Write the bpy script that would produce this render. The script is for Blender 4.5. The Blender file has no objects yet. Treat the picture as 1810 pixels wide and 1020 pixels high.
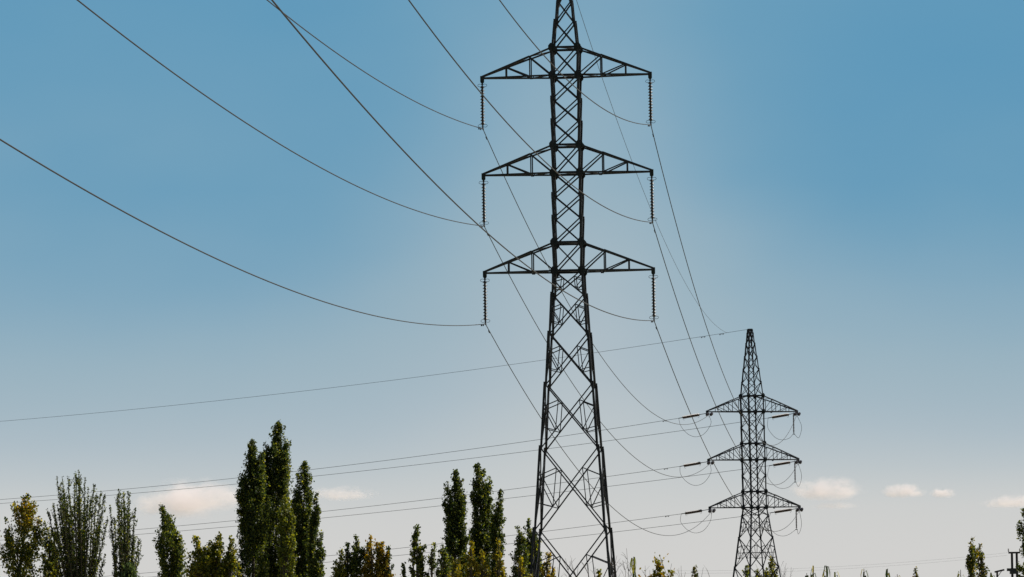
import bpy, math, random
import numpy as np
from mathutils import Vector, Matrix

random.seed(7)
RNG = np.random.default_rng(7)
SC = bpy.context.scene
COL = SC.collection
R = math.radians

# ------------------------------------------------------------------ camera
FPX, W0, H0 = 8000.0, 1810.0, 1020.0            # focal length in photograph pixels
TILT, ROLL = math.atan(620.0 / FPX), R(-0.8)
EYE = Vector((0, 0, 1.7))
CAM_R = Matrix.Rotation(R(90) + TILT, 3, 'X') @ Matrix.Rotation(ROLL, 3, 'Z')
cam_d = bpy.data.cameras.new('camera')
cam = bpy.data.objects.new('camera', cam_d)
COL.objects.link(cam)
cam_d.sensor_width = 36
cam_d.lens = 36 * FPX / W0
cam_d.clip_start, cam_d.clip_end = 1.0, 90000
cam.matrix_world = Matrix.Translation(EYE) @ CAM_R.to_4x4()
SC.camera = cam

# ------------------------------------------------------------------ sky, sun, exposure
SUN_AZ, SUN_EL = R(66), R(40)                    # azimuth clockwise from +Y (the viewing direction)
world = bpy.data.worlds.new('World')
SC.world = world
world.use_nodes = True
wn, wl = world.node_tree.nodes, world.node_tree.links
wn.clear()


def mnode(nodes, links, op, a, b=None, c=None, clamp=False):
    n = nodes.new('ShaderNodeMath')
    n.operation = op
    n.use_clamp = clamp
    for i, v in enumerate((a, b, c)):
        if v is None:
            continue
        if isinstance(v, (int, float)):
            n.inputs[i].default_value = v
        else:
            links.new(v, n.inputs[i])
    return n.outputs[0]


def srgb(r, g, b):
    f = lambda c: (c / 255 / 12.92) if c / 255 <= 0.04045 else ((c / 255 + 0.055) / 1.055) ** 2.4
    return (f(r), f(g), f(b), 1)


def build_sky():
    M = lambda *a, **k: mnode(wn, wl, *a, **k)
    tc = wn.new('ShaderNodeTexCoord')
    sep = wn.new('ShaderNodeSeparateXYZ')
    wl.new(tc.outputs['Generated'], sep.inputs[0])
    x, y, z = sep.outputs
    u = M('ARCTAN2', x, y)                                   # azimuth from the viewing direction
    noi = wn.new('ShaderNodeTexNoise')
    mp = wn.new('ShaderNodeMapping')
    mp.inputs['Scale'].default_value = (11, 11, 21)
    wl.new(tc.outputs['Generated'], mp.inputs[0])
    wl.new(mp.outputs[0], noi.inputs['Vector'])
    noi.inputs['Scale'].default_value = 1.0
    noi.inputs['Detail'].default_value = 3
    n0 = M('SUBTRACT', noi.outputs[0], 0.5)
    # thicker bright air ahead, clearer deep blue towards both sides, most of all to the right
    du = M('SUBTRACT', u, 0.014)
    bell = M('EXPONENT', M('MULTIPLY', M('MULTIPLY', du, du), -700.0))
    side = M('MULTIPLY', M('SUBTRACT', 1.0, bell), M('MULTIPLY', M('SUBTRACT', 1.0, M('MULTIPLY', M('SUBTRACT', z, 0.07), 6.0, clamp=True)), 0.08))
    right = M('MULTIPLY', M('MULTIPLY', M('MAXIMUM', M('SUBTRACT', u, 0.03), 0.0), M('MULTIPLY', M('SUBTRACT', z, 0.06), 16.0, clamp=True)), 0.2)
    pu, pz = M('SUBTRACT', u, 0.078), M('SUBTRACT', z, 0.113)
    patch = M('EXPONENT', M('ADD', M('MULTIPLY', M('MULTIPLY', pu, pu), -900.0), M('MULTIPLY', M('MULTIPLY', pz, pz), -2600.0)))
    right = M('ADD', right, M('MULTIPLY', patch, 0.016))
    lift = M('ADD', M('ADD', side, right), M('MULTIPLY', n0, 0.065))
    gate = M('MULTIPLY', M('SUBTRACT', z, 0.028), 14.0, clamp=True)
    e = M('ADD', z, M('MULTIPLY', lift, gate))
    t = M('DIVIDE', e, 0.24, clamp=True)
    ramp = wn.new('ShaderNodeValToRGB')
    wl.new(t, ramp.inputs[0])
    cr = ramp.color_ramp
    cr.interpolation = 'B_SPLINE'
    stops = [(0.0, (210, 209, 206)), (0.018, (209, 208, 206)), (0.031, (204, 206, 205)), (0.046, (188, 197, 201)),
             (0.064, (171, 187, 197)), (0.085, (159, 181, 193)), (0.106, (150, 177, 192)), (0.134, (131, 168, 190)),
             (0.165, (108, 158, 187)), (0.20, (95, 152, 186)), (0.24, (83, 147, 185))]
    while len(cr.elements) < len(stops):
        cr.elements.new(0.5)
    for el, (p, c) in zip(cr.elements, stops):
        el.position = p / 0.24
        el.color = srgb(*c)
    sky = wn.new('ShaderNodeTexSky')
    sky.sky_type = 'NISHITA'
    sky.sun_disc = False
    sky.sun_elevation = SUN_EL
    sky.sun_rotation = SUN_AZ
    sc_ = wn.new('ShaderNodeVectorMath')
    sc_.operation = 'SCALE'
    wl.new(sky.outputs[0], sc_.inputs[0])
    sc_.inputs['Scale'].default_value = 0.06
    mix = wn.new('ShaderNodeMix')
    mix.data_type = 'RGBA'
    f = M('MULTIPLY', M('SUBTRACT', z, 0.19), 6.0, clamp=True)
    wl.new(f, mix.inputs[0])
    wl.new(ramp.outputs[0], mix.inputs[6])
    wl.new(sc_.outputs[0], mix.inputs[7])
    bg = wn.new('ShaderNodeBackground')
    bg.inputs['Strength'].default_value = 0.683
    wl.new(mix.outputs[2], bg.inputs['Color'])
    out = wn.new('ShaderNodeOutputWorld')
    wl.new(bg.outputs[0], out.inputs['Surface'])


build_sky()
sun_d = bpy.data.lights.new('sun', 'SUN')
sun_d.energy, sun_d.angle, sun_d.color = 4.8, R(0.5), (1.0, 0.94, 0.84)
sun = bpy.data.objects.new('sun', sun_d)
COL.objects.link(sun)
sdir = Vector((math.sin(SUN_AZ) * math.cos(SUN_EL), math.cos(SUN_AZ) * math.cos(SUN_EL), math.sin(SUN_EL)))
sun.rotation_euler = (-sdir).to_track_quat('-Z', 'Y').to_euler()
sun.location = (60, 0, 90)
SC.view_settings.view_transform = 'Standard'
SC.view_settings.look = 'None'
SC.view_settings.exposure = 0.55
SC.view_settings.gamma = 1
SC.cycles.max_bounces = 24
SC.cycles.volume_bounces = 24
SC.cycles.use_denoising = True


# ------------------------------------------------------------------ helpers
def ray(px, py):
    return CAM_R @ Vector(((px - W0 / 2) / FPX, -(py - H0 / 2) / FPX, -1))


def at(px, py, depth):
    d = ray(px, py)
    return EYE + d * (depth / d.y)


def on_plane(px, py, S, E):
    n = Vector((-(E.y - S.y), E.x - S.x, 0))
    d = ray(px, py)
    return EYE + d * (n.dot(S - EYE) / n.dot(d))


class MB:
    """collects shapes and links them as ONE mesh object"""

    def __init__(self):
        self.v, self.f = [], []

    def add(self, vs, fs):
        o = len(self.v)
        self.v += [tuple(p) for p in vs]
        self.f += [tuple(i + o for i in f) for f in fs]

    def bar(self, p, q, w, t=None, flip=False):
        """an angle-iron bar (L section) from p to q, flange w, plate thickness t"""
        p, q = Vector(p), Vector(q)
        d = (q - p)
        if d.length < 1e-5:
            return
        d.normalize()
        t = t or w * 0.22
        up = Vector((0, 0, 1)) if abs(d.z) < 0.94 else Vector((0, 1, 0))
        a = d.cross(up).normalized()
        b = a.cross(d).normalized()
        if flip:
            a = -a
        c = [(0, 0), (w, 0), (w, t), (t, t), (t, w), (0, w)]
        ring = [a * (x - w * 0.4) + b * (y - w * 0.4) for x, y in c]
        vs = [p + r for r in ring] + [q + r for r in ring]
        fs = [(i, (i + 1) % 6, (i + 1) % 6 + 6, i + 6) for i in range(6)]
        fs += [(0, 3, 2, 1), (0, 5, 4, 3), (6, 7, 8, 9), (6, 9, 10, 11)]
        self.add(vs, fs)

    def box(self, c, s, M=None):
        vs = []
        for z in (-.5, .5):
            for x, y in ((-.5, -.5), (.5, -.5), (.5, .5), (-.5, .5)):
                p = Vector((x * s[0], y * s[1], z * s[2]))
                vs.append(Vector(c) + (M @ p if M else p))
        self.add(vs, [(3, 2, 1, 0), (4, 5, 6, 7), (0, 1, 5, 4), (1, 2, 6, 5), (2, 3, 7, 6), (3, 0, 4, 7)])

    def tube(self, pts, r, n=6):
        pts = [Vector(p) for p in pts]
        m = len(pts)
        rs = r if hasattr(r, '__len__') else [r] * m
        vs, fs = [], []
        for i, p in enumerate(pts):
            d = pts[min(i + 1, m - 1)] - pts[max(i - 1, 0)]
            d = d.normalized() if d.length > 1e-9 else Vector((0, 0, 1))
            ref = Vector((0, 0, 1)) if abs(d.z) < 0.9 else Vector((1, 0, 0))
            a = d.cross(ref).normalized()
            b = a.cross(d)
            for k in range(n):
                th = 2 * math.pi * k / n
                vs.append(p + (a * math.cos(th) + b * math.sin(th)) * rs[i])
        for i in range(m - 1):
            for k in range(n):
                fs.append((i * n + k, i * n + (k + 1) % n, (i + 1) * n + (k + 1) % n, (i + 1) * n + k))
        fs += [tuple(range(n - 1, -1, -1)), tuple((m - 1) * n + k for k in range(n))]
        self.add(vs, fs)

    def lathe(self, prof, z0=0, n=14):
        """profile of (radius, z) turned about the local z axis"""
        vs, fs = [], []
        for r, z in prof:
            for k in range(n):
                th = 2 * math.pi * k / n
                vs.append((r * math.cos(th), r * math.sin(th), z + z0))
        for i in range(len(prof) - 1):
            for k in range(n):
                fs.append((i * n + k, (i + 1) * n + k, (i + 1) * n + (k + 1) % n, i * n + (k + 1) % n))
        fs += [tuple(range(n)), tuple((len(prof) - 1) * n + k for k in range(n - 1, -1, -1))]
        self.add(vs, fs)

    def plate(self, c, r, nrm, th):
        """octagonal plate"""
        nrm = Vector(nrm).normalized()
        ref = Vector((0, 0, 1)) if abs(nrm.z) < .9 else Vector((1, 0, 0))
        a = nrm.cross(ref).normalized()
        b = a.cross(nrm)
        vs = []
        for s in (-.5, .5):
            for k in range(8):
                A = math.pi / 8 + k * math.pi / 4
                vs.append(Vector(c) + a * math.cos(A) * r * 0.86 + b * math.sin(A) * r * 1.1 + nrm * s * th)
        self.add(vs, [tuple(range(7, -1, -1)), tuple(range(8, 16))] +
                 [(k, (k + 1) % 8, (k + 1) % 8 + 8, k + 8) for k in range(8)])

    def build(self, name, mat, parent=None, origin=None, smooth=False):
        v = self.v
        if origin is not None:
            v = [(a - origin[0], b - origin[1], c - origin[2]) for a, b, c in v]
        me = bpy.data.meshes.new(name)
        me.from_pydata(v, [], self.f)
        me.materials.append(mat)
        if smooth:
            me.polygons.foreach_set('use_smooth', [True] * len(me.polygons))
        me.update()
        return link(bpy.data.objects.new(name, me), parent, origin)


def link(o, parent=None, origin=None):
    COL.objects.link(o)
    if parent is not None:
        o.parent = parent
    if origin is not None:
        o.location = origin
    return o


def tag(o, label, cat, group=None):
    o['label'], o['category'] = label, cat
    if group:
        o['group'] = group
    return o


def empty(name, loc, rot=(0, 0, 0)):
    o = bpy.data.objects.new(name, None)
    o.empty_display_size = 0.3
    link(o)
    o.location, o.rotation_euler = loc, rot
    return o


def world_of(root, p):
    M = Matrix.Translation(root.location) @ root.rotation_euler.to_matrix().to_4x4()
    return M @ Vector(p)


# ------------------------------------------------------------------ materials
def material(name, color, rough=0.7, metal=0.0, vary=0.35, scale=3.0, spec=0.3):
    m = bpy.data.materials.new(name)
    m.use_nodes = True
    nt = m.node_tree
    b = nt.nodes['Principled BSDF']
    b.inputs['Roughness'].default_value = rough
    b.inputs['Metallic'].default_value = metal
    b.inputs['Specular IOR Level'].default_value = spec
    tc = nt.nodes.new('ShaderNodeTexCoord')
    no = nt.nodes.new('ShaderNodeTexNoise')
    no.inputs['Scale'].default_value = scale
    no.inputs['Detail'].default_value = 5
    nt.links.new(tc.outputs['Object'], no.inputs['Vector'])
    rp = nt.nodes.new('ShaderNodeValToRGB')
    rp.color_ramp.elements[0].position, rp.color_ramp.elements[1].position = .3, .7
    rp.color_ramp.elements[0].color = tuple(c * (1 - vary) for c in color) + (1,)
    rp.color_ramp.elements[1].color = tuple(c * (1 + vary) for c in color) + (1,)
    nt.links.new(no.outputs[0], rp.inputs[0])
    nt.links.new(rp.outputs[0], b.inputs['Base Color'])
    return m


def leaf_material(name):
    m = bpy.data.materials.new(name)
    m.use_nodes = True
    nt = m.node_tree
    nt.nodes.clear()
    at_ = nt.nodes.new('ShaderNodeAttribute')
    at_.attribute_name = 'leaf_colour'
    d = nt.nodes.new('ShaderNodeBsdfPrincipled')
    d.inputs['Roughness'].default_value = 0.5
    d.inputs['Specular IOR Level'].default_value = 0.25
    t = nt.nodes.new('ShaderNodeBsdfTranslucent')
    hs = nt.nodes.new('ShaderNodeHueSaturation')
    hs.inputs['Hue'].default_value = 0.49
    hs.inputs['Saturation'].default_value = 1.1
    hs.inputs['Value'].default_value = 2.7
    mx = nt.nodes.new('ShaderNodeMixShader')
    mx.inputs[0].default_value = 0.42
    o = nt.nodes.new('ShaderNodeOutputMaterial')
    L = nt.links.new
    L(at_.outputs['Color'], d.inputs['Base Color'])
    L(at_.outputs['Color'], hs.inputs['Color'])
    L(hs.outputs[0], t.inputs['Color'])
    L(d.outputs[0], mx.inputs[1])
    L(t.outputs[0], mx.inputs[2])
    L(mx.outputs[0], o.inputs['Surface'])
    return m


STEEL = material('dark_painted_steel', (0.021, 0.0225, 0.025), 0.65, 0.0, 0.55, 1.3, .2)
STEEL_FAR = material('dark_weathered_steel', (0.016, 0.018, 0.025), 0.65, 0.0, 0.4, 2.0, .2)
GUSSET = material('dark_green_grey_plate_steel', (0.012, 0.018, 0.017), 0.7, 0.0, 0.3, 4.0, .2)
FITTING = material('dark_galvanised_fitting', (0.03, 0.03, 0.032), 0.5, 0.3, 0.3, 9.0)
GLASS = material('dark_glazed_insulator', (0.018, 0.016, 0.018), 0.3, 0.0, 0.3, 12.0, 0.5)
BROWN = material('brown_glazed_insulator', (0.032, 0.018, 0.020), 0.35, 0.0, 0.3, 12.0, 0.5)
WIRE = material('weathered_conductor', (0.016, 0.017, 0.02), 0.7, 0.0, 0.2, 1.0)
BARK = material('grey_brown_bark', (0.06, 0.048, 0.036), 0.9, 0.0, 0.4, 6.0)
WOOD = material('dark_creosoted_wood', (0.03, 0.024, 0.03), 0.85, 0.0, 0.4, 6.0)
LEAF = leaf_material('leaf')


# ------------------------------------------------------------------ ground
def build_ground():
    m = material('dry_field_grass', (0.24, 0.21, 0.11), 0.95, 0.0, 0.45, 0.15)
    b = MB()
    n, ext = 24, 30000.0
    xs = [math.copysign(abs(i / n) ** 3, i) * ext for i in range(-n, n + 1)]
    vs = [(x, y, 0.0) for y in xs for x in xs]
    k = 2 * n + 1
    fs = [(j * k + i, j * k + i + 1, (j + 1) * k + i + 1, (j + 1) * k + i) for j in range(k - 1) for i in range(k - 1)]
    b.add(vs, fs)
    g = b.build('ground', m)
    g['kind'] = 'structure'


build_ground()


# ------------------------------------------------------------------ pylons
def interp(tab, x):
    xs = [a for a, _ in tab]
    return float(np.interp(x, xs, [b for _, b in tab]))


class Pylon:
    def __init__(self, label, mat, depth, axis, rot, hw_tab, sizes):
        """axis(y) gives the pixel x of the tower axis at pixel row y"""
        self.depth, self.axis, self.mat = depth, axis, mat
        base = at(axis(700), 700, depth)
        self.root = empty('lattice_pylon', (base.x, depth, 0), rot)
        tag(self.root, label, 'pylon', 'lattice pylons of the power line')
        self.hw_tab = sorted((self.z(y), w) for y, w in hw_tab)
        lo = self.hw_tab[0]
        nx = self.hw_tab[1]
        slope = (lo[1] - nx[1]) / (lo[0] - nx[0])
        self.hw_tab.insert(0, (0.0, lo[1] - slope * lo[0]))
        self.s = sizes

    def z(self, y):
        return at(self.axis(y), y, self.depth).z

    def hw(self, z):
        return interp(self.hw_tab, z)

    def legs(self, ys, step):
        zs = [self.z(y) if y is not None else 0.0 for y in ys]
        w = self.s['leg']
        for sx in (-1, 1):
            for sy in (-1, 1):
                b = MB()
                for z1, z0 in zip(zs[:-1], zs[1:]):                 # going down
                    h1, h0 = self.hw(z1) + step, self.hw(z0)
                    lower = 0.92 if z1 < self.z(self.waist) + .1 else (0.8 if z1 > self.z(self.shoulder) + .1 else 1.0)
                    ww = w * lower
                    d = 0.04
                    b.bar((sx * h1, sy * h1, z1 + d), (sx * h0, sy * h0, z0 - d), ww, flip=(sx > 0))
                    # splice plate where two lengths of the leg meet
                    b.box((sx * (h0 + step * .6), sy * (h0 + step * .6), z0), (ww * 1.12, ww * 1.12, self.s['splice']))
                if zs[-1] == 0:
                    b.box((sx * self.hw(0), sy * self.hw(0), 0.12), (.5, .5, .3))
                b.build('leg', self.mat, self.root)

    def face(self, k, x, z, h=None):
        h = self.hw(z) if h is None else h
        a = k * math.pi / 2
        c, s = round(math.cos(a)), round(math.sin(a))
        X, Y = x, -h
        return Vector((c * X - s * Y, s * X + c * Y, z))

    def brace(self, y1, y0, redundant=False, w=None, extra=False):
        """cross brace of one panel, one part for each of the four faces"""
        z1, z0 = self.z(y1), (self.z(y0) if y0 is not None else 0.0)
        h1, h0 = self.hw(z1), self.hw(z0)
        w = w or self.s['brace']
        ws = self.s['web']
        for k in range(4):
            b = MB()
            F = lambda x, z: self.face(k, x, z)
            b.bar(F(-h1, z1), F(h0, z0), w)
            o = Vector((0, 0, 0))
            b.bar(F(h1, z1), F(-h0, z0), w, flip=True)
            if redundant:
                tc = h1 / (h1 + h0)                                 # crossing
                zc = z1 + (z0 - z1) * tc
                for s in (-1, 1):
                    P = lambda za: F(s * self.hw(za), za)
                    U = (F(s * h1, z1) * (1 - tc * .54) + F(-s * h0, z0) * (tc * .54))
                    t2 = 1 - (1 - tc) * .52
                    Lq = (F(-s * h1, z1) * (1 - t2) + F(s * h0, z0) * t2)
                    pu = U.z + (z0 - z1) * 0.09
                    pl = Lq.z - (z0 - z1) * 0.05
                    b.bar(U, Lq, ws)
                    b.bar(U, P(pu), ws * 1.1)
                    b.bar(P(pu + (z0 - z1) * .03), Lq, ws)
                    b.bar(Lq, P(pl), ws)
            if extra:
                zm = (z1 + z0) / 2
                b.bar(F(-self.hw(zm), zm), F(self.hw(zm), zm), ws)
            b.build('cross_brace', self.mat, self.root)

    def ring(self, y, w):
        """horizontal frame round the body"""
        z = self.z(y)
        h = self.hw(z)
        b = MB()
        c = [(-h, -h), (h, -h), (h, h), (-h, h)]
        for i in range(4):
            p, q = c[i], c[(i + 1) % 4]
            b.bar((*p, z), (*q, z), w)
        b.bar((-h, -h, z + .03), (h, h, z + .03), w * .6)
        b.build('horizontal_frame', self.mat, self.root)

    def gussets(self, y, r):
        z = self.z(y)
        h = self.hw(z)
        for sx in (-1, 1):
            for sy in (-1, 1):
                b = MB()
                b.plate((sx * (h + .01), sy * (h + .035), z), r, (0, 1, 0), .03)
                b.plate((sx * (h + .035), sy * (h + .01), z), r * .8, (1, 0, 0), .03)
                b.build('gusset_plate', GUSSET, self.root)

    def arm(self, yt, yb, side, reach, us, chord, web, tip_gap=0.05, end=0.17):
        zt, zb = self.z(yt), self.z(yb)
        ht, hb = self.hw(zt), self.hw(zb)
        b = MB()
        bot = lambda u, f: Vector((side * (hb + (reach - hb) * u), f * (hb + (tip_gap - hb) * u), zb))
        top = lambda u, f: Vector((side * (ht + (reach - ht) * u), f * (ht + (tip_gap - ht) * u), zt + (zb + end * .4 - zt) * u))
        for f in (-1, 1):
            b.bar(bot(0, f), bot(1, f), chord, flip=side > 0)
            b.bar(top(0, f), top(us[0], f), chord * 1.0, flip=side > 0)
            b.bar(top(us[0], f) + Vector((0, 0, chord * .25)), top(1, f), chord * 1.08, flip=side > 0)
        root = b.build('cross_arm', self.mat, self.root)
        wb = MB()
        nodes = [0] + list(us)
        for f in (-1, 1):
            for i, u in enumerate(us):
                wb.bar(top(u, f), bot(u, f), web)
                wb.bar(top(u, f), bot(nodes[i], f), web, flip=side < 0)
        for i in range(len(nodes)):
            u0 = nodes[i]
            u1 = nodes[i + 1] if i + 1 < len(nodes) else 1.0
            f = 1 if i % 2 else -1
            if u1 < 1:
                wb.bar(bot(u0, f), bot(u1, -f), web * .8)
                wb.bar(bot(u1, -1), bot(u1, 1), web * .8)
                wb.bar(top(u0, -f), top(u1, f), web * .7)
        wb.build('arm_bracing', self.mat, root)
        tp = MB()
        tp.box((side * reach, 0, zb - end * .12), (end, end * .8, end * 1.5))
        tp.plate((side * reach, 0, zb - end * .75), end * .62, (0, 1, 0), end * .5)
        tp.build('tip_plate', GUSSET, root)
        lg = MB()
        p = bot(us[0] * .92, -1)
        for dx in (-.10, .10):
            lg.tube([p + Vector((dx, 0, .02)), p + Vector((dx * .8, 0, -.09)), p + Vector((dx * .3, 0, -.13))], .022, 6)
        lg.box(p + Vector((0, 0, -.11)), (.14, .06, .07))
        lg.build('hanging_lug', self.mat, root)
        return Vector((side * reach, 0, zb))


# near pylon: six arms, body braced with crosses, redundant members below the waist
NEAR_AX = lambda y: 999.5 + y * 13.5 / 1020
ND = 205.0
near = Pylon('tall dark lattice pylon in the foreground cut off by the top of the picture', STEEL, ND, NEAR_AX, (0, 0, R(-5.4)),
             [(-62, .035), (86, .575), (480, .615), (1020, 1.756)],
             dict(leg=.112, brace=.062, web=.04, splice=.3))
near.waist, near.shoulder = 480, 86
NEAR_NODES = [-62, -28, 5, 41, 86, 135, 177, 217, 258, 307, 347, 387, 430, 480, 523, 592, 682, 794, 938, 1120, None]
near.legs(NEAR_NODES, .055)
for a, b_ in zip(NEAR_NODES[1:-1], NEAR_NODES[2:]):
    near.brace(a, b_, redundant=(a >= 480 and b_ is not None), w=.06 if a < 480 else .056)
near.brace(-62, -28, w=.05)
for y in (86, 135, 258, 307, 430, 480):
    near.ring(y, .1)
    near.gussets(y, .20)
cap = MB()
cap.box((0, 0, near.z(-62) + .05), (.16, .16, .3))
cap.build('peak_cap', STEEL, near.root)
NEAR_TIPS = {}
for lv, (yt, yb) in dict(upper=(86, 135), middle=(258, 307), lower=(430, 480)).items():
    for sd in (-1, 1):
        NEAR_TIPS[lv, sd] = near.arm(yt, yb, sd, 3.84, (.32, .66), .074, .056)

# far pylon: an angle tower, turned, cables dead-ended on its arms
FAR_AX = lambda y: 1325.3 + (y - 583) * 10.9 / 437
FD = 410.0
far = Pylon('smaller dark lattice pylon standing farther off at right with pointed top', STEEL_FAR, FD, FAR_AX, (0, R(-0.62), R(25.7)),
            [(583, .14), (700, .74), (897, .76), (1020, 1.55)],
            dict(leg=.125, brace=.06, web=.035, splice=.3))
# the far pylon leans a touch, so its foot lies a little to the right of the row it was measured at
far.root.location.x = at(FAR_AX(700), 700, FD).x + math.tan(R(0.62)) * (far.z(700))
far.waist, far.shoulder = 897, 700
FAR_NODES = [583, 591, 609, 632, 654, 677, 700, 728, 756, 784, 813, 841, 869, 897, 912, 951, 1003, 1075, None]
far.legs(FAR_NODES, .02)
for a, b_ in zip(FAR_NODES[:-1], FAR_NODES[1:]):
    far.brace(a, b_, w=.055 if a < 897 else .065, redundant=(a in (912, 951, 1003)), extra=(a in (951, 1003)))
for y in (700, 728, 784, 813, 869, 897):
    far.ring(y, .115)
    far.gussets(y, .22)
cap = MB()
cap.box((0, 0, far.z(583) + .02), (.36, .3, .14))
cap.build('peak_cap', STEEL_FAR, far.root)
FAR_TIPS = {}
for lv, (yt, yb) in dict(upper=(700, 728), middle=(784, 813), lower=(869, 897)).items():
    for sd in (-1, 1):
        FAR_TIPS[lv, sd] = far.arm(yt, yb, sd, 4.62, (.25, .5, .75), .085, .045, tip_gap=.12, end=.2)

SIDE = {-1: 'left', 1: 'right'}

# ------------------------------------------------------------------ insulators
DISC = [(.04, .05), (.055, .045), (.062, 0.01), (.108, -.012), (.106, -.026), (.07, -.03), (.05, -.05), (.042, -.096)]


def disc_mesh():
    b = MB()
    b.lathe(DISC, 0, 16)
    o = b.build('insulator_disc', GLASS, None, smooth=True)
    return o


def horn(sign):
    """pair of curled arcing rings, one to each side of the string"""
    b = MB()
    for sx in (-1, 1):
        pts = []
        for k in range(13):
            a = math.pi * (.95 - 1.75 * k / 12)
            pts.append((sx * (.115 + .095 * math.cos(a)), 0, sign * (.062 * math.sin(a))))
        b.tube(pts, .0105, 6)
    b.tube([(-.03, 0, 0), (.03, 0, 0)], .016, 6)
    b.tube([(0, 0, sign * .08), (0, 0, -sign * .06)], .03, 6)
    return b


NDISC, PITCH = 13, .138
proto_disc = None


def hanging_string(tip, label, lean=0.0):
    """suspension string of cap-and-pin discs hanging from an arm tip"""
    global proto_disc
    root = empty('insulator_string', tip)
    root.rotation_euler = (0, lean, R(-5.4))
    tag(root, label, 'insulator', 'hanging insulator strings of the near pylon')
    b = MB()
    b.tube([(0, 0, .02), (0, 0, -.14)], .022, 6)
    b.tube([(-.02, 0, -.02), (-.035, 0, -.07), (0, 0, -.11), (.035, 0, -.07), (.02, 0, -.02)], .012, 6)
    b.build('hanger_link', FITTING, root)
    o = horn(1).build('arcing_horn', FITTING, root)
    o.location = (0, 0, -.12)
    for k in range(NDISC):
        if proto_disc is None:
            o = proto_disc = disc_mesh()
        else:
            o = proto_disc.copy()
            COL.objects.link(o)
        o.parent = root
        o.location = (0, 0, -.20 - k * PITCH)
    zb = -.20 - NDISC * PITCH
    o = horn(-1).build('arcing_horn', FITTING, root)
    o.location = (0, 0, zb + .02)
    c = MB()
    c.tube([(0, 0, zb + .05), (0, 0, zb - .06)], .026, 6)
    c.box((0, 0, zb - .085), (.075, .07, .07))
    c.tube([(0, -.16, zb - .13), (0, -.08, zb - .105), (0, .08, zb - .105), (0, .16, zb - .13)], .034, 8)
    c.build('suspension_clamp', FITTING, root)
    return world_of(root, (0, 0, zb - .115))


NEAR_ENDS = {}
for (lv, sd), p in NEAR_TIPS.items():
    NEAR_ENDS[lv, sd] = hanging_string(world_of(near.root, p + Vector((0, 0, -.2))),
                                       f'dark disc insulator string hanging from the {lv} {SIDE[sd]} arm of the tall near pylon')

# far pylon: dead-end sets
D_OUT = Vector((-.777, .629, 0)).normalized()        # the line leaves to the left and away
D_IN = (near.root.location - far.root.location)
D_IN.z = 0
D_IN.normalize()


def stack(b, n, x0, off, fat=1.0):
    for k in range(n):
        b.lathe([(r * fat, z) for r, z in DISC], 0, 10)
        for i in range(len(DISC) * 10):
            j = len(b.v) - len(DISC) * 10 + i
            X, Y, Z = b.v[j]
            b.v[j] = (X + off, Y, Z - x0 - k * PITCH)


def strain_string(p, direction, slope, label, group, gap):
    """double dead-end string pulled out along a line; local -z is the line's direction"""
    d = Vector((direction.x, direction.y, slope)).normalized()
    root = empty('strain_insulator', p)
    zax = -d
    xax = Vector((-direction.y, direction.x, 0)).normalized()
    yax = zax.cross(xax)
    root.rotation_euler = Matrix((xax, yax, zax)).transposed().to_euler()
    tag(root, label, 'insulator', group)
    b = MB()
    b.tube([(0, 0, .05), (0, 0, -.85)], .03, 6)
    b.box((0, 0, -.86), (gap + .12, .04, .12))
    b.build('link_rod', FITTING, root)
    for s in (-.5, .5):
        b = MB()
        stack(b, 13, 1.0, gap * s, 1.2)
        b.build('disc_stack', BROWN, root)
    b = MB()
    L = 1.0 + 13 * PITCH
    b.box((0, 0, -L), (gap + .12, .04, .12))
    b.tube([(0, 0, -L), (0, 0, -L - .45)], .035, 6)
    b.build('dead_end_clamp', FITTING, root)
    h = MB()
    h.tube([(0, 0, -.9), (0, .22, -.95), (0, .26, -1.1)], .012, 5)
    h.tube([(0, 0, -L), (0, .22, -L + .05), (0, .26, -L + .2)], .012, 5)
    h.build('arcing_horn', FITTING, root)
    return p + d * (L + .45)


OUT_ENDS, IN_ENDS = {}, {}
for (lv, sd), p in FAR_TIPS.items():
    tip = world_of(far.root, p + Vector((0, 0, -.12)))
    OUT_ENDS[lv, sd] = strain_string(tip, D_OUT, -.10,
                                     f'brown strain insulator pulled out to the left from the {lv} {SIDE[sd]} arm of far pylon',
                                     'strain insulators of the line leaving to the left', .14)
    inward = world_of(far.root, p + Vector((.32 if sd < 0 else .1, 0, -.12)))
    IN_ENDS[lv, sd] = strain_string(inward, D_IN, -.10,
                                    f'twin dark insulator ends facing the viewer under the {lv} {SIDE[sd]} arm of far pylon',
                                    'strain insulators facing the viewer', .36)


# ------------------------------------------------------------------ conductors
def damper(p, d, parent, origin, size=1.0):
    """two weights on a short messenger cable clamped under the conductor"""
    b = MB()
    d = Vector((d.x, d.y, d.z)).normalized()
    dn = Vector((0, 0, -.07 * size))
    b.box(p + dn * .5, (.035 * size, .05 * size, .1 * size))
    b.tube([p + dn - d * .2 * size, p + dn + d * .2 * size], .012 * size, 5)
    for s in (-1, 1):
        c = p + dn + d * .2 * size * s
        b.tube([c - d * .07 * size, c + d * .07 * size + Vector((0, 0, -.012))], .038 * size, 8)
        b.box(c + Vector((0, 0, -.035 * size)), (.05 * size, .05 * size, .07 * size))
    o = b.build('vibration_damper', FITTING, parent)
    o.location = -Vector(origin)
    return o


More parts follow.
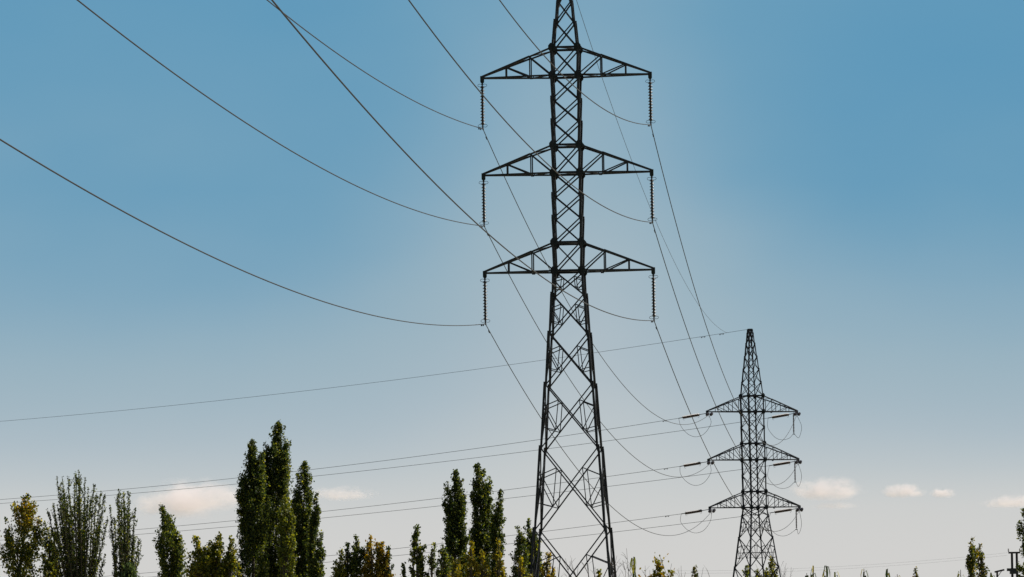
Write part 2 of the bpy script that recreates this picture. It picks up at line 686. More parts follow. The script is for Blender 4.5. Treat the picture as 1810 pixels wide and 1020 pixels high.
def conductor(name, cat, label, group, S, E, pix, radius, end=1.0, dampers=(), anchor_end=True, dsize=1.0):
    """cable in the vertical plane S-E; a parabola through the photographed rows, fixed at the supports"""
    L = Vector((E.x - S.x, E.y - S.y, 0)).length
    ax = Vector((E.x - S.x, E.y - S.y, 0)) / L
    s, z, w = [0.0], [S.z], [60.0]
    for px, py in pix:
        p = on_plane(px, py, S, E)
        s.append((p - S).dot(ax))
        z.append(p.z)
        w.append(1.0)
    if anchor_end:
        s.append(L), z.append(E.z), w.append(60.0)
    s, z, w = map(np.array, (s, z, w))
    A = np.stack([np.ones_like(s), s, s * s], 1) * w[:, None]
    k = np.linalg.lstsq(A, z * w, rcond=None)[0]
    F = lambda q: Vector((S.x + ax.x * q, S.y + ax.y * q, k[0] + k[1] * q + k[2] * q * q))
    n = 72
    b = MB()
    b.tube([F(L * end * i / n) for i in range(n + 1)], radius, 6)
    o = tag(b.build(name, WIRE, None, S), label, cat, group)
    for q in dampers:
        q = q if q >= 0 else L * end + q
        damper(F(q), F(q + .1) - F(q - .1), o, S, dsize)
    return o, F, k


LINE_DIR = -D_IN                                    # near pylon -> far pylon
NEAR_SPAN = {
    ('lower', -1): [(0, 246.7), (125.7, 321.5), (250, 390.6), (374.9, 454), (450, 488.3), (575.7, 534.7), (700, 565.6), (792.5, 574.5)],
    ('middle', -1): [(136.7, 0), (251.9, 88.4), (362.4, 168.5), (408.3, 200), (500, 258.3), (625.1, 326.8), (750, 376.5), (842.5, 396.7)],
    ('upper', -1): [(471.5, 0), (506, 26.2), (600, 98), (681, 150), (750, 187.3), (842.5, 225)],
    ('lower', 1): [(480.7, 0), (500.6, 24.9), (600, 141.4), (698.9, 250.8), (792.8, 346.7), (882.6, 430), (941.5, 479.3), (995, 514.3), (1046.5, 541), (1087.7, 557.5), (1118.5, 564)],
    ('middle', 1): [(721.8, 0), (853, 165.7), (942, 267.4), (994, 312.2), (1045.4, 351.3), (1093.8, 379.1)],
    ('upper', 1): [(882.4, 0), (955, 89.8), (1026.8, 163), (1084.8, 203), (1112.4, 215)],
}
FAR_SPAN = {
    ('upper', -1): [(856.4, 238.4), (882.6, 293.6), (947.5, 430), (972.4, 473), (995, 519.4), (1013.5, 549.3), (1045.9, 603.5), (1094, 674), (1141, 721), (1176.5, 743.5), (1216.5, 752.5)],
    ('middle', -1): [(864.4, 416), (950, 578.3), (967.2, 610), (993, 649), (1048, 729), (1061.2, 745.9), (1110.6, 795.3), (1157.6, 830.6), (1202.4, 844.7), (1235.3, 837.6)],
    ('lower', -1): [(864.4, 583), (907.2, 660), (956, 738), (976, 768), (1006.3, 810), (1063, 876.9), (1077.6, 891.3), (1110.6, 920), (1145.9, 940), (1181.2, 947.5), (1223.5, 937.6)],
    ('upper', 1): [(1154.9, 233.3), (1186.3, 362.7), (1235.3, 537.3), (1256.9, 600), (1298.8, 706.8), (1365, 788), (1398, 762)],
    ('middle', 1): [(1156.9, 405.9), (1184.3, 492), (1209.9, 570), (1219.6, 600), (1266.5, 718.5), (1300, 788), (1375, 857), (1403, 836.7)],
    ('lower', 1): [(1158.8, 572.5), (1168.6, 600), (1190.6, 653), (1221.2, 730.6), (1256.5, 809.4), (1295, 877.6), (1365, 940), (1378.3, 938.3), (1405, 915.8)],
}
OUT_SPAN = {
    ('upper', -1): [(1062, 762), (1000, 770.6), (952.7, 776.5), (820, 796), (600, 823.8), (431, 843), (240, 863.5), (0, 883)],
    ('upper', 1): [(1308, 745.4), (1000, 789), (952.7, 794.5), (840.6, 809.5), (600, 836.7), (424, 855.4), (240, 872.5), (0, 889.5)],
    ('middle', -1): [(1189.6, 825.5), (1072, 842.5), (943.5, 859.4), (820, 875.5), (791, 879), (567, 904.8), (418.6, 920), (237, 936.3), (0, 955)],
    ('middle', 1): [(1311, 828), (1189.6, 844.6), (1075, 859.4), (943.5, 875.5), (820, 890.3), (566.6, 916.5), (237, 945)],
    ('lower', -1): [(1190, 909), (1081, 923.7), (957, 939.7), (891.5, 948.5), (781, 961.3), (690, 970.6), (574, 983)],
    ('lower', 1): [(1311, 912), (1189.6, 927), (1084.6, 940.7), (968, 954), (907, 961), (776.6, 975.2), (692.6, 983), (574, 993.8)],
}
FITS = {}
for key, pix in NEAR_SPAN.items():
    lv, sd = key
    S = NEAR_ENDS[key]
    E = S - LINE_DIR * 178
    r = .019
    FITS['near', key] = conductor('power_cable', 'cable', f'cable from the {lv} {SIDE[sd]} insulator of the tall pylon sweeping up to the upper left',
                                  'cables passing overhead to the upper left', S, E, pix, r, dampers=(1.0, 1.8), anchor_end=False, dsize=.6)
for key, pix in FAR_SPAN.items():
    lv, sd = key
    S, E = NEAR_ENDS[key], IN_ENDS[key]
    FITS['far', key] = conductor('power_cable', 'cable', f'cable dropping from the {lv} {SIDE[sd]} insulator of the tall pylon to the far pylon',
                                 'cables between the two pylons', S, E, pix, .020, dampers=(1.6,), dsize=.7)
for key, pix in OUT_SPAN.items():
    lv, sd = key
    S = OUT_ENDS[key]
    E = S + D_OUT * 190
    FITS['out', key] = conductor('power_cable', 'cable', f'thin cable leaving the far pylon {lv} {SIDE[sd]} arm to the left edge of the picture',
                                 'cables leaving the far pylon to the left', S, E, pix, .019, dampers=(1.6,), anchor_end=False, dsize=.8)
PEAK_N = world_of(near.root, (0, 0, near.z(-62) + .15))
PEAK_F = world_of(far.root, (0, 0, far.z(583) + .06))
FITS['earth'] = conductor('earth_wire', 'cable', 'single thin earth wire from far pylon peak sloping to the left edge', 'earth wires', PEAK_F, PEAK_F + D_OUT * 190,
                          [(1287, 588), (1262, 592), (1100, 614.5), (1047, 624.7), (962, 636.6), (820, 655.5), (500, 696), (0, 744.7)], .016,
                          dampers=(3.2, 5.3), anchor_end=False, dsize=.9)
conductor('earth_wire', 'cable', 'very thin earth wire from the hidden top of tall pylon down to far pylon peak', 'earth wires', PEAK_N, FITS['earth'][1](2.6),
          [(1017, 5.5), (1043.4, 82.9), (1084.8, 200.3), (1113.8, 280), (1149, 368.6), (1178.4, 435.3), (1233.3, 531.4), (1256.9, 562.7), (1280, 579.5)], .012)


# jumper loops of the far pylon
def jumper(pts, label):
    pts = [Vector(p) for p in pts]
    out = []
    P = [pts[0]] + pts + [pts[-1]]
    for i in range(1, len(P) - 2):                   # Catmull-Rom
        for k in range(10):
            t = k / 10
            a, b, c, d = P[i - 1], P[i], P[i + 1], P[i + 2]
            out.append(0.5 * ((2 * b) + (c - a) * t + (2 * a - 5 * b + 4 * c - d) * t * t + (3 * b - a - 3 * c + d) * t ** 3))
    out.append(pts[-1])
    b = MB()
    b.tube(out, .017, 6)
    tag(b.build('jumper_loop', WIRE, None, pts[0]), label, 'cable', 'jumper loops of the far pylon')


def far_hang(tip, label):
    root = empty('insulator_string', tip)
    tag(root, label, 'insulator', 'hanging insulator strings of the far pylon')
    b = MB()
    b.tube([(0, 0, .05), (0, 0, -.22)], .02, 6)
    b.build('hanger_link', FITTING, root)
    b = MB()
    for k in range(12):
        n0 = len(b.v)
        b.lathe([(r * .86, z) for r, z in DISC], -.26 - k * PITCH, 10)
    b.build('disc_stack', BROWN, root)
    b = MB()
    z = -.26 - 12 * PITCH
    b.tube([(0, 0, z + .1), (0, 0, z - .06)], .022, 6)
    b.box((0, 0, z - .07), (.2, .07, .07))
    b.build('jumper_clamp', FITTING, root)
    return world_of(root, (0, 0, z - .08))


for lv, dy in dict(upper=0, middle=86, lower=170).items():
    o, i = OUT_ENDS[lv, -1], IN_ENDS[lv, -1]
    dep = lambda f: o.y + (i.y - o.y) * f
    jumper([o] + [at(x, y + dy + 0, dep(f)) for x, y, f in ((1203, 752, .1), (1212, 764, .25), (1222, 770.5, .42), (1232, 772, .55), (1243, 768, .7), (1252, 758, .85), (1257, 746, .95))] + [i],
           f'thin sagging jumper loop under the {lv} left arm of the far pylon')
    o, i = OUT_ENDS[lv, 1], IN_ENDS[lv, 1]
    h = far_hang(world_of(far.root, FAR_TIPS[lv, 1] + Vector((-.35, 0, -.05))), f'slim insulator string hanging from the {lv} right arm of the far pylon')
    jumper([o] + [at(x, y + dy, d) for x, y, d in ((1357, 755, o.y - .5), (1364, 767, o.y - 1), (1373, 775, h.y + .8), (1384, 777.5, h.y + .5), (1395, 774.5, h.y + .2))] + [h] +
           [at(x, y + dy, d) for x, y, d in ((1411, 774, h.y - .6), (1415.5, 765, h.y - 1.2), (1416.5, 752, h.y - 1.8))] + [i],
           f'thin jumper loop below the {lv} right arm of the far pylon')


# ------------------------------------------------------------------ vegetation
def leaves(name, C, size, cols, parent, aspect=.8, up=0.0, dirs=None):
    """one mesh of many single leaves"""
    n = len(C)
    a = RNG.normal(size=(n, 3)) if dirs is None else dirs + RNG.normal(size=(n, 3)) * .25
    a[:, 2] += up
    a /= np.linalg.norm(a, axis=1)[:, None] + 1e-9
    b = np.cross(a, RNG.normal(size=(n, 3)))
    b /= np.linalg.norm(b, axis=1)[:, None] + 1e-9
    s = (size * RNG.uniform(.6, 1.35, n))[:, None]
    v = np.empty((n, 4, 3))
    v[:, 0] = C - a * s * .5
    v[:, 1] = C + b * s * .5 * aspect - a * s * .06
    v[:, 2] = C + a * s * .5
    v[:, 3] = C - b * s * .5 * aspect - a * s * .06
    me = bpy.data.meshes.new(name)
    me.vertices.add(n * 4)
    me.vertices.foreach_set('co', v.reshape(-1))
    me.loops.add(n * 4)
    me.loops.foreach_set('vertex_index', np.arange(n * 4, dtype=np.int32))
    me.polygons.add(n)
    me.polygons.foreach_set('loop_start', np.arange(0, n * 4, 4, dtype=np.int32))
    me.polygons.foreach_set('loop_total', np.full(n, 4, dtype=np.int32))
    ca = me.color_attributes.new('leaf_colour', 'FLOAT_COLOR', 'POINT')
    rgba = np.ones((n, 4, 4), dtype=np.float32)
    rgba[:, :, :3] = cols[:, None, :]
    ca.data.foreach_set('color', rgba.reshape(-1))
    me.materials.append(LEAF)
    me.update(calc_edges=True)
    return link(bpy.data.objects.new(name, me), parent)


PAL = dict(
    dark=[(.012, .023, .007), (.021, .034, .009), (.050, .064, .013)],
    green=[(.038, .054, .010), (.072, .088, .013), (.135, .138, .018)],
    yellow=[(.140, .135, .016), (.20, .172, .019), (.060, .070, .012)],
    orange=[(.17, .110, .013), (.17, .138, .016), (.070, .075, .013), (.19, .125, .015)],
    rust=[(.150, .110, .014), (.16, .132, .016), (.060, .064, .012)],
    fir=[(.020, .036, .014), (.032, .050, .017), (.055, .074, .020)],
)


def palette(names, n, w=None):
    arr = np.array([c for k in names for c in PAL[k]])
    idx = RNG.integers(0, len(arr), n)
    return arr[idx] * RNG.uniform(.65, 1.4, (n, 1))


def poplar(label, depth, prof, pal, dens=1.5, leaf=.125, group='poplars along the skyline', name='poplar_tree', cat='tree',
           spread=1.0, plume=.34, patch=None, thin=1.0):
    """profile rows (y, x left, x right) of the photographed crown, turned into a round column of ascending plumes"""
    k = depth / FPX
    rows = []
    for y, a, b in prof:
        p = at((a + b) / 2, y, depth)
        rows.append((p.z, p.x, max(.06, (b - a) / 2 * k)))
    z0, c0, r0 = rows[-1]
    rows.append((max(1.4, z0 * .55), c0, r0 * .95))
    rows.append((max(.9, z0 * .28), c0, r0 * .5))
    rows = sorted(set(rows))
    zs, cs, rs = (np.array([r[i] for r in rows]) for i in range(3))
    top = zs[-1]
    base = Vector((cs[0], depth, 0))
    root = empty(name, base)
    tag(root, label, cat, group)
    # leaf budget from the silhouette area in photograph pixels
    area = sum((prof[i + 1][0] - prof[i][0]) * ((prof[i][2] - prof[i][1]) + (prof[i + 1][2] - prof[i + 1][1])) / 2 for i in range(len(prof) - 1))
    full = area * (1 + .9 * r0 / max(.2, float(np.mean(rs))) * (z0 - .9) / max(1, top - z0)) if z0 > 1.5 else area
    N = int(min(max(500, area * dens * 1.0), 60000) * min(2.6, full / area))
    H = top - zs[0]
    rm = max(.35, float(np.mean(rs)))
    npl = int(max(22, min(110, 5 * H / rm)))
    th = RNG.uniform(0, 2 * np.pi, npl)
    rho = np.sqrt(RNG.uniform(.10, 1.0, npl)) * spread * RNG.uniform(.82, 1.12, npl)
    rho[0] = .05
    zb = zs[0] + H * RNG.uniform(-.05, .9, npl)
    ln = H * plume * RNG.uniform(.45, 1.1, npl)
    zt = np.minimum(zb + ln, top - H * (.012 + .30 * rho * RNG.uniform(.1, 1, npl)))
    zt[0], zb[0] = top, top - H * .3
    zb = np.minimum(zb, zt - .25)
    per = 30
    M_ = max(30, N // per)
    wt = (zt - zb) * (.45 + rho)
    pick = RNG.choice(npl, M_, p=wt / wt.sum())
    s = RNG.uniform(0, 1, M_) ** .8
    lead = max(4, M_ // 40)
    pick[:lead], s[:lead] = 0, np.linspace(.55, 1.0, lead)
    z = zb[pick] + (zt - zb)[pick] * s
    rz = np.interp(z, zs, rs)
    rad = rho[pick] * rz * (.42 + .62 * s ** .8)
    sig = rz * .06 * (1.25 - .7 * s) + .015
    ang = th[pick] + RNG.normal(size=M_) * .11
    O = np.stack([np.interp(z, zs, cs) + rad * np.cos(ang) + RNG.normal(size=M_) * sig,
                  depth + rad * np.sin(ang) + RNG.normal(size=M_) * sig,
                  z + RNG.normal(size=M_) * sig], 1)
    # every point carries one upright leafy shoot, leaning outwards
    fs_ = min(1.0, .24 + float(np.mean(rs)) * .75)
    sl = RNG.uniform(.35, 1.0, M_) * fs_ * (leaf / .13)
    Dv = np.stack([np.cos(ang) * .30 + RNG.normal(size=M_) * .22, np.sin(ang) * .30 + RNG.normal(size=M_) * .22, np.ones(M_)], 1)
    Dv /= np.linalg.norm(Dv, axis=1)[:, None]
    sl = np.minimum(sl, np.maximum(.12, (top + .12 - O[:, 2]) / Dv[:, 2]))
    O[:, 2] -= sl * .35
    N = M_ * per
    t = RNG.uniform(0, 1, (M_, per, 1))
    wdt = (.035 + .085 * np.sin(np.pi * np.clip(t * .85 + .12, 0, 1))) * (leaf / .13) * (.45 + .55 * fs_)
    C = O[:, None] + Dv[:, None] * (t * sl[:, None, None]) + RNG.normal(size=(M_, per, 3)) * wdt
    C = C.reshape(-1, 3)
    cols = palette(pal, N)
    if patch is not None:                              # part of the crown already turned
        (px, py, pr), pnames = patch
        c = at(px, py, depth)
        m = np.hypot(C[:, 0] - c.x, C[:, 2] - c.z) < pr * k * RNG.uniform(.6, 1.2, N)
        cols[m] = palette(pnames, int(m.sum()))
    off = np.array(base)
    leaves('crown', C - off, leaf, cols, root, up=.5)
    b = MB()
    tz = [0, z0 * .4, z0, z0 + (top - z0) * .5, z0 + (top - z0) * .8]
    b.tube([(float(np.interp(q, zs, cs)) - base.x, 0, q) for q in tz], [.2 * thin, .16 * thin, .11 * thin, .06 * thin, .02], 7)
    b.build('trunk', BARK, root)
    lb = MB()
    for i in range(0, npl, 2):
        pp = []
        for q in (0, .35, .7, 1):
            zz = zb[i] + (zt[i] - zb[i]) * q
            rr = rho[i] * float(np.interp(zz, zs, rs)) * (.62 * q ** .8 + .35 * min(1, q * 3))
            pp.append((float(np.interp(zz, zs, cs)) - base.x + rr * math.cos(th[i]), rr * math.sin(th[i]), zz))
        lb.tube(pp, [.035 * thin, .026 * thin, .016, .006], 5)
    lb.build('limbs', BARK, root)
    return root


def fan_poplar(label, depth, base_px, tips, pal, leaf=.095, per=420, extra=10):
    """poplar nearly bare: long slender upright shoots with short leafy spurs"""
    root_p = at(base_px, 1020, depth)
    base = Vector((root_p.x, depth, 0))
    root = empty('poplar_tree', base)
    tag(root, label, 'tree', 'half bare fan shaped poplars')
    b, C = MB(), []
    tl = [(x, y, 1.0) for x, y in tips]
    for _ in range(extra):
        x, y = random.choice(tips)
        tl.append((x + random.uniform(-9, 9), y + random.uniform(15, 75), .7))
    for x, y, wt in tl:
        tip = at(x, y, depth + random.uniform(-1.4, 1.4)) - base
        z0 = random.uniform(1.2, 3.2)
        pts, rr = [], []
        wob = random.uniform(-.12, .12)
        for i in range(13):
            q = i / 12
            fx = q ** .8
            pts.append((tip.x * fx + wob * math.sin(q * 5) * .6, tip.y * fx, z0 + (tip.z - z0) * q))
            rr.append((.06 * (1 - q) + .011) * wt ** .5)
        b.tube(pts, rr, 5)
        P = np.array(pts)
        n = int(per * wt)
        q = RNG.uniform(.12, 1, n) ** .9 * 12
        i0 = np.minimum(q.astype(int), 11)
        f = (q - i0)[:, None]
        pos = P[i0] * (1 - f) + P[i0 + 1] * f
        g = RNG.normal(size=(n, 3)) * np.array([.07, .07, .12]) * (1.5 - 1.2 * q / 12)[:, None] + RNG.normal(size=(n, 3)) * .025
        # spurs: quantise along the shoot so leaves sit in little bunches
        C.append(pos + g)
        for s_ in range(9):                            # short side twigs
            qq = random.uniform(.3, .95) * 12
            k0 = min(int(qq), 11)
            p = Vector(P[k0] * (1 - (qq - k0)) + P[k0 + 1] * (qq - k0))
            dx = random.choice((-1, 1)) * random.uniform(.1, .3)
            e = p + Vector((dx, random.uniform(-.2, .2), random.uniform(.35, .8)))
            b.tube([p, (p + e) / 2 + Vector((dx * .2, 0, 0)), e], [.012, .009, .005], 4)
            tt = RNG.uniform(.2, 1, 16)[:, None]
            C.append(np.array(p) * (1 - tt) + np.array(e) * tt + RNG.normal(size=(16, 3)) * .04)
    b.tube([(0, 0, 0), (0, 0, 1.5), (.05, 0, 4.0)], [.28, .22, .12], 7)
    b.build('trunk', BARK, root)
    C = np.concatenate(C)
    leaves('crown', C, leaf, palette(pal, len(C)), root, up=.4)
    return root


def droop_sprig(label, depth, x, y, n=24, wid=11):
    """young fruit shoot with long hanging leaves"""
    tip = at(x, y, depth)
    base = Vector((tip.x + random.uniform(-.1, .1), depth, 0))
    root = empty('leafy_shoot', base)
    tag(root, label, 'plant', 'young shoots with hanging leaves')
    H = tip.z
    b = MB()
    sx = tip.x - base.x
    stem = [(0, 0, 0), (sx * .3, .02, H * .4), (sx * .8, 0, H * .8), (sx, 0, H)]
    b.tube(stem, [.016, .012, .008, .004], 5)
    k = depth / FPX
    vs, cols = [], []
    lv = MB()
    for i in range(n):
        z = H - .02 - (random.random() * .34 if i < n * .62 else .3 + random.random() * .9)
        q = z / H
        a = random.uniform(0, 6.283)
        out = wid * .5 * k * random.uniform(.5, 1.15) * min(1, .8 + (1 - q) * 8)
        L = random.uniform(.11, .18)
        d = Vector((math.cos(a), math.sin(a), 0))
        side = Vector((-d.y, d.x, 0))
        p0 = Vector((sx * q, 0, z))
        p1 = p0 + d * out * .55 + Vector((0, 0, .035))
        p2 = p0 + d * out * .95 + Vector((0, 0, -L * .30))
        p3 = p0 + d * out * 1.0 + Vector((0, 0, -L))
        w = .012
        rows = [(p0, .002), (p1, w * .8), (p2, w), (p3, .001)]
        vv = []
        for p, ww in rows:
            vv += [p - side * ww, p + side * ww]
        lv.add(vv, [(0, 1, 3, 2), (2, 3, 5, 4), (4, 5, 7, 6)])
        c = palette(['yellow', 'dark'], 1)[0]
        cols += [c] * 8
    b.build('stem', BARK, root)
    o = lv.build('foliage', LEAF, root)
    ca = o.data.color_attributes.new('leaf_colour', 'FLOAT_COLOR', 'POINT')
    rg = np.ones((len(cols), 4), dtype=np.float32)
    rg[:, :3] = np.array(cols)
    ca.data.foreach_set('color', rg.reshape(-1))
    return root


def bare_tree(label, depth, x, tips, r=.035, leafy=0, pal=('orange', 'yellow')):
    """leafless shrub of fine curving twigs; a few last leaves"""
    g = at(x, 1020, depth)
    base = Vector((g.x, depth, 0))
    root = empty('bare_shrub', base)
    tag(root, label, 'shrub', 'shrubs with bare twigs')
    b, C = MB(), []
    for tx, ty in tips:
        tip = at(tx, ty, depth + random.uniform(-.5, .5)) - base
        z0 = random.uniform(.3, 1.2)
        pts, rr = [], []
        bend = random.uniform(-.25, .25)
        for i in range(9):
            q = i / 8
            pts.append(Vector((tip.x * q ** .8 + bend * math.sin(q * 3.1) + random.uniform(-.015, .015), tip.y * q, z0 + (tip.z - z0) * (q ** (.8 if bend > 0 else 1)))))
            rr.append(r * (1 - q) ** 1.2 * .5 + .0035)
        b.tube(pts, rr, 5)
        for _ in range(9):
            i = random.randint(2, 7)
            p = pts[i]
            d = Vector((random.choice((-1, 1)) * random.uniform(.08, .3), random.uniform(-.2, .2), random.uniform(.2, .5))) * .7
            m = p + d * .55 + Vector((0, 0, .03))
            b.tube([p, m, p + d], [.0042, .0034, .002], 4)
            if random.random() < .6:
                e = m + Vector((random.uniform(-.2, .2), 0, random.uniform(.05, .25)))
                b.tube([m, e], [.003, .002], 4)
            if leafy:
                C.append(np.array(p + d)[None] + RNG.normal(size=(leafy, 3)) * .10)
    b.tube([(0, 0, 0), (0, 0, 1.0), (.02, 0, 1.6)], [.06, .05, .03], 6)
    b.build('twigs', BARK, root)
    if C:
        C = np.concatenate(C)
        leaves('last_leaves', C, .07, palette(pal, len(C)), root)
    return root


def conifer_mound(label, depth, x, ytop, half):
    """low spreading evergreen with feathery layered sprays"""
    tip = at(x, ytop, depth)
    base = Vector((tip.x, depth, 0))
    root = empty('evergreen_tree', base)
    tag(root, label, 'tree')
    k = depth / FPX
    Rw, H = half * k, tip.z
    b, C, D = MB(), [], []
    for i in range(150):
        a = random.uniform(0, 6.283)
        q = random.random() ** .6
        z = H * (1 - .42 * q) * random.uniform(.9, 1.0)
        rr = Rw * q * random.uniform(.7, 1.12)
        e = Vector((rr * math.cos(a), rr * math.sin(a), z - .12 * rr))
        p = Vector((0, 0, z * .72))
        m = (p + e) / 2 + Vector((0, 0, .25))
        b.tube([p, m, e], [.03, .02, .006], 4)
        t = RNG.uniform(.25, 1.03, 170)[:, None]
        pos = (1 - t) ** 2 * np.array(p) + 2 * t * (1 - t) * np.array(m) + t * t * np.array(e)
        C.append(pos + RNG.normal(size=pos.shape) * np.array([.13, .13, .05]))
        dd = (e - p).normalized()
        D.append(np.tile(np.array(dd), (len(t), 1)))
    b.tube([(0, 0, 0), (0, 0, H * .6), (0, 0, H * .95)], [.25, .15, .04], 7)
    b.build('trunk', BARK, root)
    C, D = np.concatenate(C), np.concatenate(D)
    leaves('crown', C, .19, palette(['fir'], len(C)), root, aspect=.35, dirs=D)


# --- left end
poplar('orange and green autumn poplar at the far left, open crown', 250,
       [(879, 44, 56), (893, 27, 62), (910, 21, 66), (930, 15, 74), (960, 8, 75), (990, 4, 66), (1020, 2, 64)],
       ['yellow', 'green', 'dark'], dens=.8, leaf=.13, patch=((46, 908, 30), ['orange', 'yellow']), spread=1.05)
poplar('small olive poplar squeezed between the orange poplar and the fan shaped poplar', 255,
       [(934, 83, 90), (950, 76, 98), (980, 72, 104), (1020, 70, 106)], ['yellow', 'dark', 'green'], dens=1.1, leaf=.13)
fan_poplar('wide fan shaped poplar of many slim half bare shoots', 250, 142,
           [(87, 905), (93, 893), (100, 841), (104, 860), (108, 843), (112, 870), (122, 843), (130, 843), (136, 838), (139, 831), (143, 845), (151, 843), (157, 862), (160, 880), (168, 855),
            (172, 872), (177, 869), (184, 878), (190, 915), (118, 900), (148, 900)], ['green', 'dark', 'dark'], per=430, extra=26)
fan_poplar('narrow half bare poplar with slim shoots right of the fan shaped one', 252, 217,
           [(195, 892), (200, 915), (208, 875), (211, 864), (218, 868), (222, 890), (227, 868), (231, 885), (240, 898), (246, 955), (236, 950)], ['green', 'dark', 'dark'], per=420, extra=11)
conifer_mound('low dark feathery evergreen below the narrow half bare poplar', 225, 230, 986, 48)
poplar('leaning poplar with a slanting right edge standing alone before the big cloud', 270,
       [(897, 283, 290), (915, 281, 300), (930, 276, 306), (945, 275, 320), (970, 276, 331), (1000, 278, 334), (1020, 280, 333)],
       ['green', 'dark'], dens=1.2, plume=.3)
for lb, pr in (('yellow green bushy tree beside the leaning poplar', [(953, 343, 352), (965, 342, 362), (985, 342, 375), (1020, 338, 380)]),
               ('yellow green bushy tree with a pointed top, middle of its clump', [(947, 383, 391), (962, 378, 395), (985, 372, 400), (1020, 370, 402)]),
               ('slender yellow green tree against the left side of the tallest poplars', [(952, 403, 409), (970, 399, 413), (1000, 397, 418), (1020, 395, 420)])):
    poplar(lb, 235, pr, ['yellow', 'green'], dens=1.5, leaf=.14, group='yellow green bushy trees', name='bushy_tree', spread=1.3)
# --- tallest group
poplar('tall dark poplar with a narrow spire, left of the very tallest', 300,
       [(781, 444, 450), (800, 438, 460), (830, 430, 467), (860, 424, 474), (900, 420, 476), (950, 418, 478), (1020, 417, 478)], ['dark', 'dark', 'green'], dens=2.2)
poplar('tallest dark poplar of the whole skyline', 303,
       [(750, 491, 497), (770, 482, 508), (800, 474, 511), (830, 466, 517), (860, 463, 520), (900, 456, 523), (940, 451, 525), (980, 447, 525), (1020, 445, 525)], ['dark', 'dark', 'green'], dens=2.3)
poplar('lighter green poplar standing before the tallest one', 292,
       [(878, 501, 511), (900, 496, 516), (930, 493, 519), (965, 492, 521), (1020, 490, 521)], ['green'], dens=1.3)
poplar('dark pointed poplar right of the tallest one', 300,
       [(818, 532, 542), (840, 528, 549), (870, 524, 552), (900, 518, 556), (940, 513, 556), (1020, 509, 554)], ['dark', 'dark', 'green'], dens=2.2)
poplar('short poplar shoulder leaning out right of the dark pointed poplar', 298,
       [(874, 556, 562), (890, 553, 566), (915, 552, 566), (935, 549, 562), (970, 546, 560), (1020, 544, 560)], ['dark', 'dark', 'green'], dens=2.1)
poplar('lowest poplar at the right foot of the tallest group', 296,
       [(943, 565, 570), (960, 560, 573), (985, 553, 573), (1020, 546, 573)], ['dark', 'dark', 'green'], dens=2.1)
# --- low autumn group
for lb, pr, pl, dn in (
        ('low olive tree at the left end of the autumn clump', [(976, 599, 606), (990, 592, 610), (1020, 586, 612)], ['yellow', 'green'], 1.3),
        ('thin dark tree left in the autumn clump', [(963, 612, 617), (980, 609, 619), (1020, 608, 620)], ['dark'], .9),
        ('dark green rounded poplar inside the autumn clump', [(950, 626, 634), (965, 621, 639), (1020, 618, 643)], ['dark', 'green'], 1.5),
        ('broad orange brown poplar of the autumn clump', [(951, 653, 660), (965, 645, 668), (990, 643, 672), (1020, 642, 674)], ['orange', 'rust'], 1.3),
        ('slender orange brown poplar right of the broad orange one', [(961, 673, 679), (975, 671, 684), (1020, 670, 688)], ['rust', 'orange'], 1.3),
        ('thin dark tree at the right end of the autumn clump', [(970, 685, 689), (985, 682, 692), (1020, 678, 694)], ['dark'], .8)):
    poplar(lb, 260, pr, pl, dens=dn * 1.15, leaf=.135, group='low trees of the autumn clump', thin=.7, spread=1.2)
for lb, pr in (('tiny sparse sapling left of the bent dark sapling', [(1000, 712, 718), (1010, 710, 720), (1020, 708, 720)]),
               ('sparse dark sapling with open side branches between two poplar groups', [(934, 735, 740), (950, 732, 742), (975, 728, 746), (1000, 724, 750), (1020, 722, 752)]),
               ('short side sapling leaning right from the sparse dark sapling', [(966, 748, 752), (982, 741, 750), (1005, 738, 748), (1020, 736, 750)]),
               ('thin sparse sapling just left of the middle poplars', [(964, 764, 768), (980, 759, 768), (1000, 756, 770), (1020, 752, 775)])):
    poplar(lb, 225, pr, ['dark', 'green'], dens=.75, leaf=.12, group='sparse saplings', name='sapling', thin=.5)
# --- middle poplars
poplar('dark poplar at the left of the middle group', 290,
       [(833, 799, 808), (850, 796, 814), (870, 790, 818), (890, 786, 820), (910, 788, 820), (940, 785, 821), (980, 780, 824), (1020, 776, 828)], ['dark', 'dark', 'green'], dens=2.1)
poplar('tallest dark poplar of the middle group', 292,
       [(823, 840, 848), (840, 834, 860), (860, 832, 866), (890, 830, 868), (930, 827, 870), (970, 826, 870), (1020, 828, 872)], ['dark', 'dark', 'green'], dens=2.2)
poplar('narrow poplar at the right of the middle group', 288,
       [(867, 879, 886), (885, 874, 890), (920, 869, 890), (945, 867, 892), (975, 868, 888), (1020, 868, 886)], ['dark', 'dark', 'green'], dens=2.1)
poplar('low dark bush at the left foot of the middle poplars', 270,
       [(968, 779, 788), (985, 774, 800), (1020, 768, 806)], ['dark', 'green'], dens=1.4, name='bushy_tree', cat='shrub')
for lb, pr in (('rusty hanging shrub before the gap of the middle poplars', [(962, 828, 838), (985, 826, 840), (1020, 824, 843)]),
               ('rusty hanging shrub before the tallest middle poplar', [(977, 848, 860), (995, 843, 863), (1020, 839, 866)]),
               ('olive hanging shrub before the narrow right poplar of the middle group', [(958, 878, 888), (980, 872, 889), (1020, 868, 893)]),
               ('low rusty shrub before the left middle poplar', [(992, 795, 812), (1005, 782, 822), (1020, 770, 830)])):
    poplar(lb, 150, pr, ['rust', 'yellow'], dens=1.1, leaf=.085, group='rusty shrubs before the middle poplars', name='autumn_shrub', cat='shrub', thin=.4)
poplar('green poplar just left of the near pylon', 285,
       [(933, 914, 920), (950, 910, 926), (980, 906, 932), (1020, 904, 935)], ['dark', 'green'], dens=1.5)
